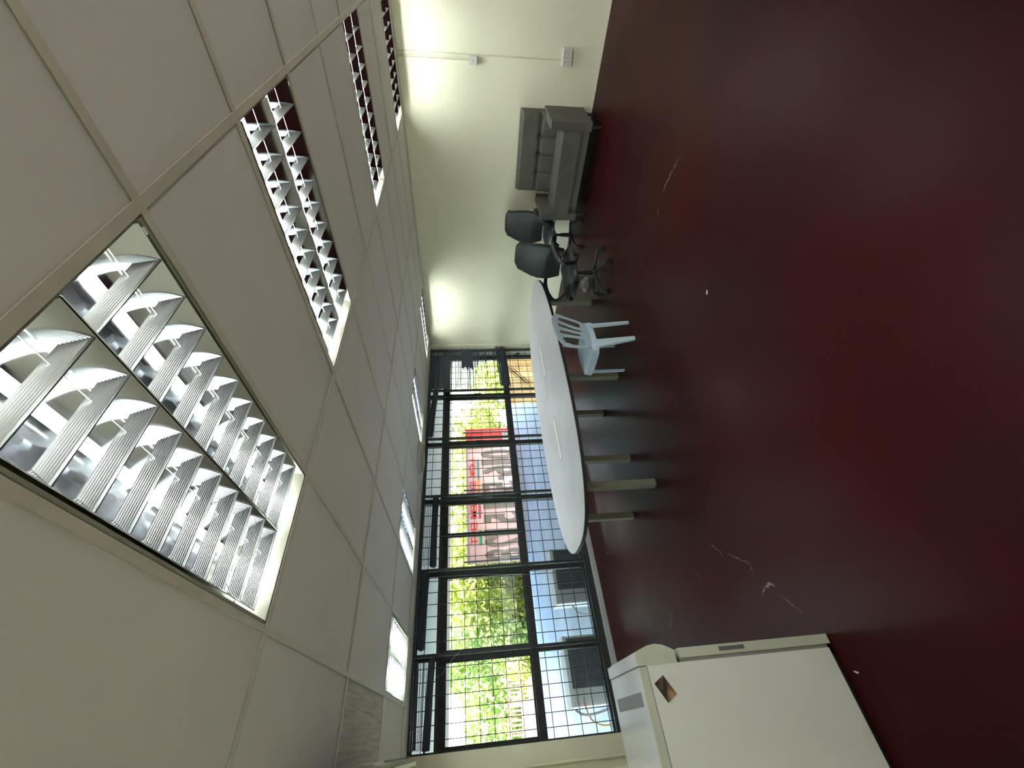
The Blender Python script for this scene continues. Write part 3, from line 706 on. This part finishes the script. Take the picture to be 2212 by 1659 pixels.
# ------------------------------------------------------------------ air conditioner on the left wall
ac = thing('air_conditioner', (2.80, YF, 1.95), 'white wall air conditioner with curved front high beside the windows', 'air conditioner')
prof = [(0.0, 0.0), (0.10, -0.005), (0.20, 0.035), (0.245, 0.075), (0.266, 0.14), (0.270, 0.20), (0.262, 0.26), (0.235, 0.31), (0.19, 0.33), (0.0, 0.33)]
o = MB().loft([[(x, y, z) for y, z in prof] for x in (-0.49, 0.49)]).bevel(0.004, 2, 40).build('body', 'ac', ac); smooth_by_angle(o, 35)
MB().loft([[(x, y, z) for y, z in ((0.10, -0.0065), (0.203, 0.033), (0.250, 0.073), (0.240, 0.085), (0.19, 0.05), (0.10, 0.01))] for x in (-0.42, 0.40)]).build('outlet', 'recess', ac)
for k in range(4):
    q = 0.13 + 0.034 * k; zz = 0.002 + 0.016 * k + (0.012 if k > 2 else 0)
    MB().box(-0.42, 0.40, q - 0.002, q + 0.016, zz - 0.006, zz - 0.003).build('louvre', 'fridge_top', ac)
MB().box(-0.45, 0.45, 0.266, 0.273, 0.095, 0.099).build('front_seam', 'gasket', ac)

# ------------------------------------------------------------------ floor marks and crumbs
def ribb(pts, ws, z=0.0012):
    g = MB(); n = len(pts)
    L_, R_ = [], []
    for i, (x, y) in enumerate(pts):
        a = Vector(pts[max(0, i - 1)]); b = Vector(pts[min(n - 1, i + 1)]); d_ = (b - a).normalized(); nn = Vector((-d_.y, d_.x)) * ws[i] / 2
        L_.append(g.bm.verts.new((x + nn.x, y + nn.y, z))); R_.append(g.bm.verts.new((x - nn.x, y - nn.y, z)))
    for i in range(n - 1): g.bm.faces.new((L_[i], L_[i + 1], R_[i + 1], R_[i]))
    return g
def unpix(px, py):
    d_ = RX * (px - 1106) + RY * (py - 829.5) + RZ * 886.5163; t_ = -CAM.z / d_.z; q = CAM + d_ * t_; return (q.x, q.y)
fl = bpy.data.objects['floor']
def crack(px, wmax, seed, name='scuff_mark', m='scuff'):
    rnd = random.Random(seed); P0 = [unpix(*q) for q in px]; pts = []
    for a, b in zip(P0, P0[1:]):
        for k in range(6):
            u = k / 6; pts.append((a[0] + (b[0] - a[0]) * u + rnd.uniform(-.006, .006), a[1] + (b[1] - a[1]) * u + rnd.uniform(-.006, .006)))
    pts.append(P0[-1]); ws = [wmax * rnd.uniform(.15, 1) * math.sin(PI * (i + .4) / len(pts)) for i in range(len(pts))]
    ribb(pts, ws).build(name, m, fl)
crack([(1469, 335), (1455, 365), (1436, 402), (1433, 415)], 0.014, 1)
crack([(1423, 446), (1420, 472)], 0.010, 2)
crack([(1392, 555), (1385, 580)], 0.008, 3)
crack([(1274, 896), (1266, 920), (1256, 950), (1252, 968)], 0.010, 4)
crack([(1535, 1175), (1545, 1183), (1557, 1192), (1565, 1208)], 0.012, 5)
crack([(1570, 1195), (1590, 1205), (1620, 1218), (1630, 1245)], 0.009, 6)
crack([(1645, 1285), (1652, 1272), (1660, 1260), (1670, 1262), (1676, 1270)], 0.022, 7)
crack([(1680, 1280), (1705, 1300), (1722, 1315), (1735, 1327)], 0.006, 8)
crack([(1446, 1315), (1452, 1330), (1448, 1355), (1458, 1390)], 0.010, 9)
crack([(1490, 1230), (1508, 1240), (1518, 1260)], 0.006, 10)
for k, (px, py, sx, lb) in enumerate(((1528, 632, .016, 'curled white paper scrap on the open red floor'), (1222, 826, .02, 'white scrap on the floor beside a beige table leg'),
                           (1313, 1196, .010, 'tiny white crumb on the floor near the grey kerb'), (1852, 1452, .009, 'tiny yellow crumb on the floor beside the fridge foot'))):
    x, y = unpix(px, py); g = MB()
    g.loft([[(-sx, -sx * .35, 0.001), (sx, -sx * .2, 0.001), (sx * .9, sx * .4, 0.001), (-sx * .7, sx * .3, 0.001)], [(-sx * .8, -sx * .2, 0.006), (sx * 1.1, -sx * .3, 0.010), (sx * .9, sx * .2, 0.007), (-sx * .6, sx * .4, 0.004)]])
    o = g.build('paper_scrap', 'paper'); o.location = (x, y, 0); o.rotation_euler = (0, 0, .7 * k + .6); tag(o, lb, 'scrap')

# ------------------------------------------------------------------ terrace outside
TZ0 = -0.16
struct(MB().box(-8.0, -0.26, -16, 8, TZ0 - 0.3, TZ0).build('terrace_floor', 'deck'), 'blue-grey terrace floor outside the windows')
struct(MB().box(-8.25, -8.0, -16, 8, TZ0 - 0.35, TZ0 + 0.05).build('terrace_kerb', 'deck_kerb'))
sf = struct(MB().box(-8.3, -0.26, -16, 8, 2.60, 2.66).build('terrace_soffit', 'soffit2'), 'panelled white soffit over the terrace')
pm = MB().box(-1.30, 1.30, -0.985, 0.985, 0, 0.02).mesh('soffit_panel', 'soffit')
for i in range(3):
    for j in range(12): link('soffit_panel', pm, sf, loc=(-1.65 - 2.66 * i, -15 + 2.0 * j, 2.578))
fb = struct(MB().box(-8.42, -8.3, -16, 8, 2.36, 2.96).build('fascia_beam', 'soffit'))
# air conditioning condensers on the terrace
def condenser(x, y, lb, dup_from=None):
    c = thing('condenser_unit', (x, y, TZ0), lb, 'condenser')
    MB().box(-0.15, 0.15, -0.385, 0.385, 0.05, 0.60).bevel(0.01, 2).build('casing', 'condenser', c)
    MB().box(-0.155, 0.155, -0.39, 0.39, 0.585, 0.61).bevel(0.006, 1).build('lid', 'soffit', c)
    g = MB(); g.box(0.149, 0.153, -0.20, 0.36, 0.08, 0.56)
    cl = g.build('coil', 'coil', c)
    g = MB()
    for k in range(14): g.box(0.152, 0.156, -0.36, -0.22, 0.10 + 0.032 * k, 0.112 + 0.032 * k)
    g.build('side_vents', 'soffit2', c)
    for s_ in (-.28, .28): MB().box(-0.17, 0.17, s_ - .02, s_ + .02, 0, 0.05).build('foot', 'black', c)
    return c
condenser(-0.95, -4.12, 'outdoor condenser unit behind the window full of green leaves')
condenser(-0.95, -5.30, 'outdoor condenser unit behind the window nearest the fridge')
def pipe(pts, r, lb, m='soffit'):
    Q = [Vector(p) for p in pts]
    for _ in range(3):
        N = [Q[0]]
        for a, b in zip(Q, Q[1:]): N += [a.lerp(b, .25), a.lerp(b, .75)]
        N.append(Q[-1]); Q = N
    o = MB().tube([tuple(q) for q in Q], r, 8).build('refrigerant_pipe', m); smooth_by_angle(o, 60); tag(o, lb, 'pipe')
pipe([(-0.80, -4.55, 0.22), (-0.66, -4.66, 0.22), (-0.60, -4.72, 0.10), (-0.5, -4.72, -0.02), (-0.30, -4.7, -0.05)], 0.017, 'white insulated pipe curling out of the condenser behind the leafy window')
pipe([(-0.80, -5.72, 0.40), (-0.62, -5.78, 0.36), (-0.55, -5.78, 0.20), (-0.45, -5.74, 0.02), (-0.36, -5.70, -0.12)], 0.018, 'white looped pipe by the condenser nearest the fridge')
pipe([(-0.80, -5.66, 0.28), (-0.50, -5.86, 0.30), (-0.40, -5.92, 0.05), (-0.42, -5.60, -0.10)], 0.010, 'tan cable loop by the condenser nearest the fridge', 'orange')
lw = MB().box(-2.0, -1.1, 0.15, 1.1, TZ0, 0.75).bevel(0.02, 1).build('sunlit_painted_block', 'orange'); tag(lw, 'yellow-orange painted block lightened as if sunlit on the terrace seen below the broken blind', 'block')
# ------------------------------------------------------------------ banner
BX = -8.12
bn = thing('banner', (BX, 0, 0), 'big pinkish advertising banner seen from behind with grey phone number', 'banner')
g = MB(); Y1, Y0, ZT, ZB = 3.72, -1.55, 1.80, -0.45
nx_, nz_ = 30, 8
fv = [[g.bm.verts.new((-0.012 + 0.02 * math.sin(i * 1.3 + j * .5), Y1 + (Y0 - Y1) * i / nx_, ZB + (ZT - ZB) * j / nz_)) for j in range(nz_ + 1)] for i in range(nx_ + 1)]
for i in range(nx_):
    for j in range(nz_): g.bm.faces.new((fv[i][j], fv[i + 1][j], fv[i + 1][j + 1], fv[i][j + 1]))
cl = g.build('cloth', 'banner', bn)
sd = cl.modifiers.new('thick', 'SOLIDIFY'); sd.thickness = 0.004
def bstrip(y1, y0, z1, z0, m, nm='printed_strip', x=0.016):
    MB().box(x, x + 0.002, y0, y1, z0, z1).build(nm, m, bn)
bstrip(3.72, 2.82, 1.80, -0.45, 'red', 'red_panel')
bstrip(2.82, Y0, 1.80, 1.72, 'purple')
def bglyph(txt, yl, yr, zb_, zt_, m, nm='lettering', bold=0.012):
    cu = bpy.data.curves.new(nm, 'FONT'); cu.body = txt; cu.size = 1.0; cu.offset = bold; cu.extrude = 0.001; cu.fill_mode = 'BOTH'
    o = bpy.data.objects.new(nm, cu); C.objects.link(o); bpy.context.view_layer.update()
    me = bpy.data.meshes.new_from_object(o.evaluated_get(bpy.context.evaluated_depsgraph_get())); bpy.data.objects.remove(o)
    me.materials.clear(); me.materials.append(M[m])
    xs = [v_.co.x for v_ in me.vertices]; ys = [v_.co.y for v_ in me.vertices]; x0, x1, y0, y1 = min(xs), max(xs), min(ys), max(ys)
    for v_ in me.vertices:
        x, y, z = v_.co; v_.co = (0.021 + z, yl + (yr - yl) * (x - x0) / (x1 - x0), zb_ + (zt_ - zb_) * (y - y0) / (y1 - y0))
    return link(nm, me, bn)
for ch, yl, yr in (('0', 2.70, 2.33), ('1', 2.27, 2.05), ('6', 2.00, 1.62), ('5', 1.33, 0.97), ('1', 0.86, 0.66), ('1', 0.50, 0.30), ('5', 0.12, -0.24), ('1', -0.45, -0.67), ('2', -0.72, -1.07), ('8', -1.12, -1.48)):
    bglyph(ch, yl, yr, -0.14, 1.22, 'greyink', 'digit', 0.026)
bglyph('-', 1.57, 1.42, 0.40, 0.62, 'greyink', 'digit')
bglyph('LOK SYSTEM ENT', 2.30, -0.95, 1.44, 1.68, 'redink', 'lettering', 0.02)
for (a, b, mm) in ((2.29, 1.45, 'teal'), (1.45, 0.93, 'or2'), (0.55, -0.02, 'plum'), (-0.45, -0.97, 'green')): bstrip(a, b, 1.39, 1.30, mm)
bglyph('ECOOAN', 2.62, 1.80, -0.26, -0.155, 'greyink', 'small_lettering', 0.015)
bglyph('MCADDM EDESSIT', 2.66, 1.15, -0.385, -0.285, 'greyink', 'small_lettering', 0.012)
bstrip(3.55, 2.95, 0.31, 0.12, 'soffit', 'white_label', 0.019)
bglyph('888', 3.50, 3.30, 0.15, 0.28, 'greyink', 'small_lettering'); bglyph('MORE', 3.24, 2.99, 0.20, 0.27, 'greyink', 'small_lettering')
bstrip(3.10, 2.83, 0.98, 0.84, 'greyink', 'grey_mark', 0.019)
for y in (3.5, 1.0, -1.5):
    MB().cyl((0.08, y, -0.5), 0.03, 2.4, 10).build('post', 'frame', bn)

# ------------------------------------------------------------------ garden
gr = struct(MB().box(-60, -8.5, -60, 60, -1.75, -1.5).build('lawn', 'grass'))
def tree(x, y, zc, rx, ry, rz, n, m, lb, seed, leaf=0.16, trunk=True):
    t_ = thing('tree', (x, y, -1.5), lb, 'tree', group=None)
    rnd = random.Random(seed); vs, fs = [], []
    cl_ = [(rnd.gauss(0, .45), rnd.gauss(0, .45), rnd.gauss(0, .45), rnd.uniform(.35, .6)) for _ in range(14)]
    for k in range(n):
        c = rnd.choice(cl_); a = Vector((rnd.gauss(0, 1), rnd.gauss(0, 1), rnd.gauss(0, 1))).normalized() * c[3] * rnd.uniform(.75, 1.05)
        p = Vector(((c[0] + a.x) * rx, (c[1] + a.y) * ry, (c[2] + a.z) * rz + zc + 1.5))
        if p.z < 0.05: continue
        u = Vector((rnd.gauss(0, 1), rnd.gauss(0, 1), rnd.gauss(0, .6))).normalized(); w_ = u.orthogonal().normalized(); s1 = leaf * rnd.uniform(.6, 1.3); s2 = s1 * .42
        b0 = len(vs); vs += [tuple(p - u * s1), tuple(p + w_ * s2), tuple(p + u * s1), tuple(p - w_ * s2)]; fs.append((b0, b0 + 1, b0 + 2, b0 + 3))
    me = bpy.data.meshes.new('foliage'); me.from_pydata(vs, [], fs); me.materials.append(M[m]); o = link('foliage', me, t_); o['kind'] = 'stuff'
    if trunk: MB().tube([(0, 0, 0), (0.05, 0.03, zc * .5 + .7), (0, 0, zc + 1.5)], [0.13, 0.10, 0.05], 8).build('trunk', 'bark', t_)
    return t_

TR = [(-11.5, 5.5, 0.8, 1.6, 1.9, 1.5, 'leaf', 'yellow-green tree seen above the red end of the banner'),
      (-11.0, 1.9, 1.0, 1.5, 2.0, 1.6, 'leaf', 'yellow-green tree rising behind the middle of the banner'),
      (-11.5, -1.2, 1.0, 1.6, 2.0, 1.7, 'leaf', 'yellow-green tree behind the last digits of the banner'),
      (-10.6, -2.0, 0.9, 1.2, 1.1, 1.9, 'leaf', 'bright leafy shrub tree filling the window right of the banner'),
      (-11.8, -3.3, 1.1, 1.4, 1.0, 1.9, 'leaf2', 'fresh green tree filling the left side of the leafy window'),
      (-10.8, -2.1, -0.2, 1.0, 1.6, 1.2, 'leaf2', 'low green shrub behind the end of the banner'),
      (-10.9, -3.2, -0.4, 1.0, 0.9, 1.0, 'leaf', 'low yellow-green shrub beyond the terrace kerb'),
      (-17.0, -5.4, 0.4, 2.2, 1.6, 1.2, 'leaf2', 'distant green tree seen through the window nearest the fridge'),
      (-30.0, -4.9, 1.2, 3.0, 2.6, 1.7, 'leaf2', 'faraway tree crown against the sky in the window nearest the fridge'),
      (-24.0, -2.5, 1.0, 3, 3, 1.6, 'leaf2', 'far hazy tree over the wooden fence'),
      (-15.5, -1.6, 1.2, 1.6, 1.8, 1.8, 'leaf2', 'darker green tree standing behind the shrub in the leafy window'),
      (-15.5, 2.6, 1.0, 1.6, 2.0, 1.7, 'leaf2', 'darker green tree behind the middle of the banner'),
      (-15.5, 6.8, 0.8, 1.6, 2.0, 1.5, 'leaf2', 'darker green tree behind the red end of the banner'),
      (-14.0, 11.0, 0.3, 2.2, 2.4, 1.6, 'leaf', 'yellow-green tree far behind the window with the blind rolled beside the broken one')]
for k, (x, y, zc, rx, ry, rz, m_, lb) in enumerate(TR):
    tree(x, y, zc, rx, ry, rz, 7500 if k < 7 else 5000, m_, lb, 20 + k, 0.12 if k < 7 else 0.17)
fe = thing('wooden_fence', (-14.0, -5.6, -1.5), 'orange-brown wooden fence in the garden beyond the last window', 'fence')
rl = MB().box(-0.02, 0.02, -1.7, 1.5, -0.04, 0.04).mesh('rail', 'fence'); ps = MB().box(-0.04, 0.04, -0.04, 0.04, 0, 2.1).mesh('fence_post', 'fence'); pk = MB().box(-.015, .015, -.03, .03, 0.9, 1.9).mesh('picket', 'fence')
for z in (0.9, 1.4, 1.9): link('rail', rl, fe, loc=(0.03, 0, z))
for k in range(5): link('fence_post', ps, fe, loc=(0, -1.65 + .78 * k, 0))
for k in range(22): link('picket', pk, fe, loc=(0, -1.6 + .14 * k, 0))
tag(MB().box(-12.6, -12.3, -9, -4.9, -1.5, 0.0).bevel(0.05, 1).build('stone_wall', 'stone'), 'low grey stone wall beyond the terrace', 'wall')
hv = MB(); R1 = []
for i in range(25):
    a = i / 24; R1.append([(-58 + 4 * math.sin(a * 9), -50 + 100 * a, -1.5), (-58 + 4 * math.sin(a * 9), -50 + 100 * a, 2.5 + 1.8 * math.sin(a * 11) + 1.0 * math.sin(a * 27)), (-64, -50 + 100 * a, -1.5)])
struct(hv.loft(R1).build('distant_hill', 'hill'), 'hazy green hill on the horizon')
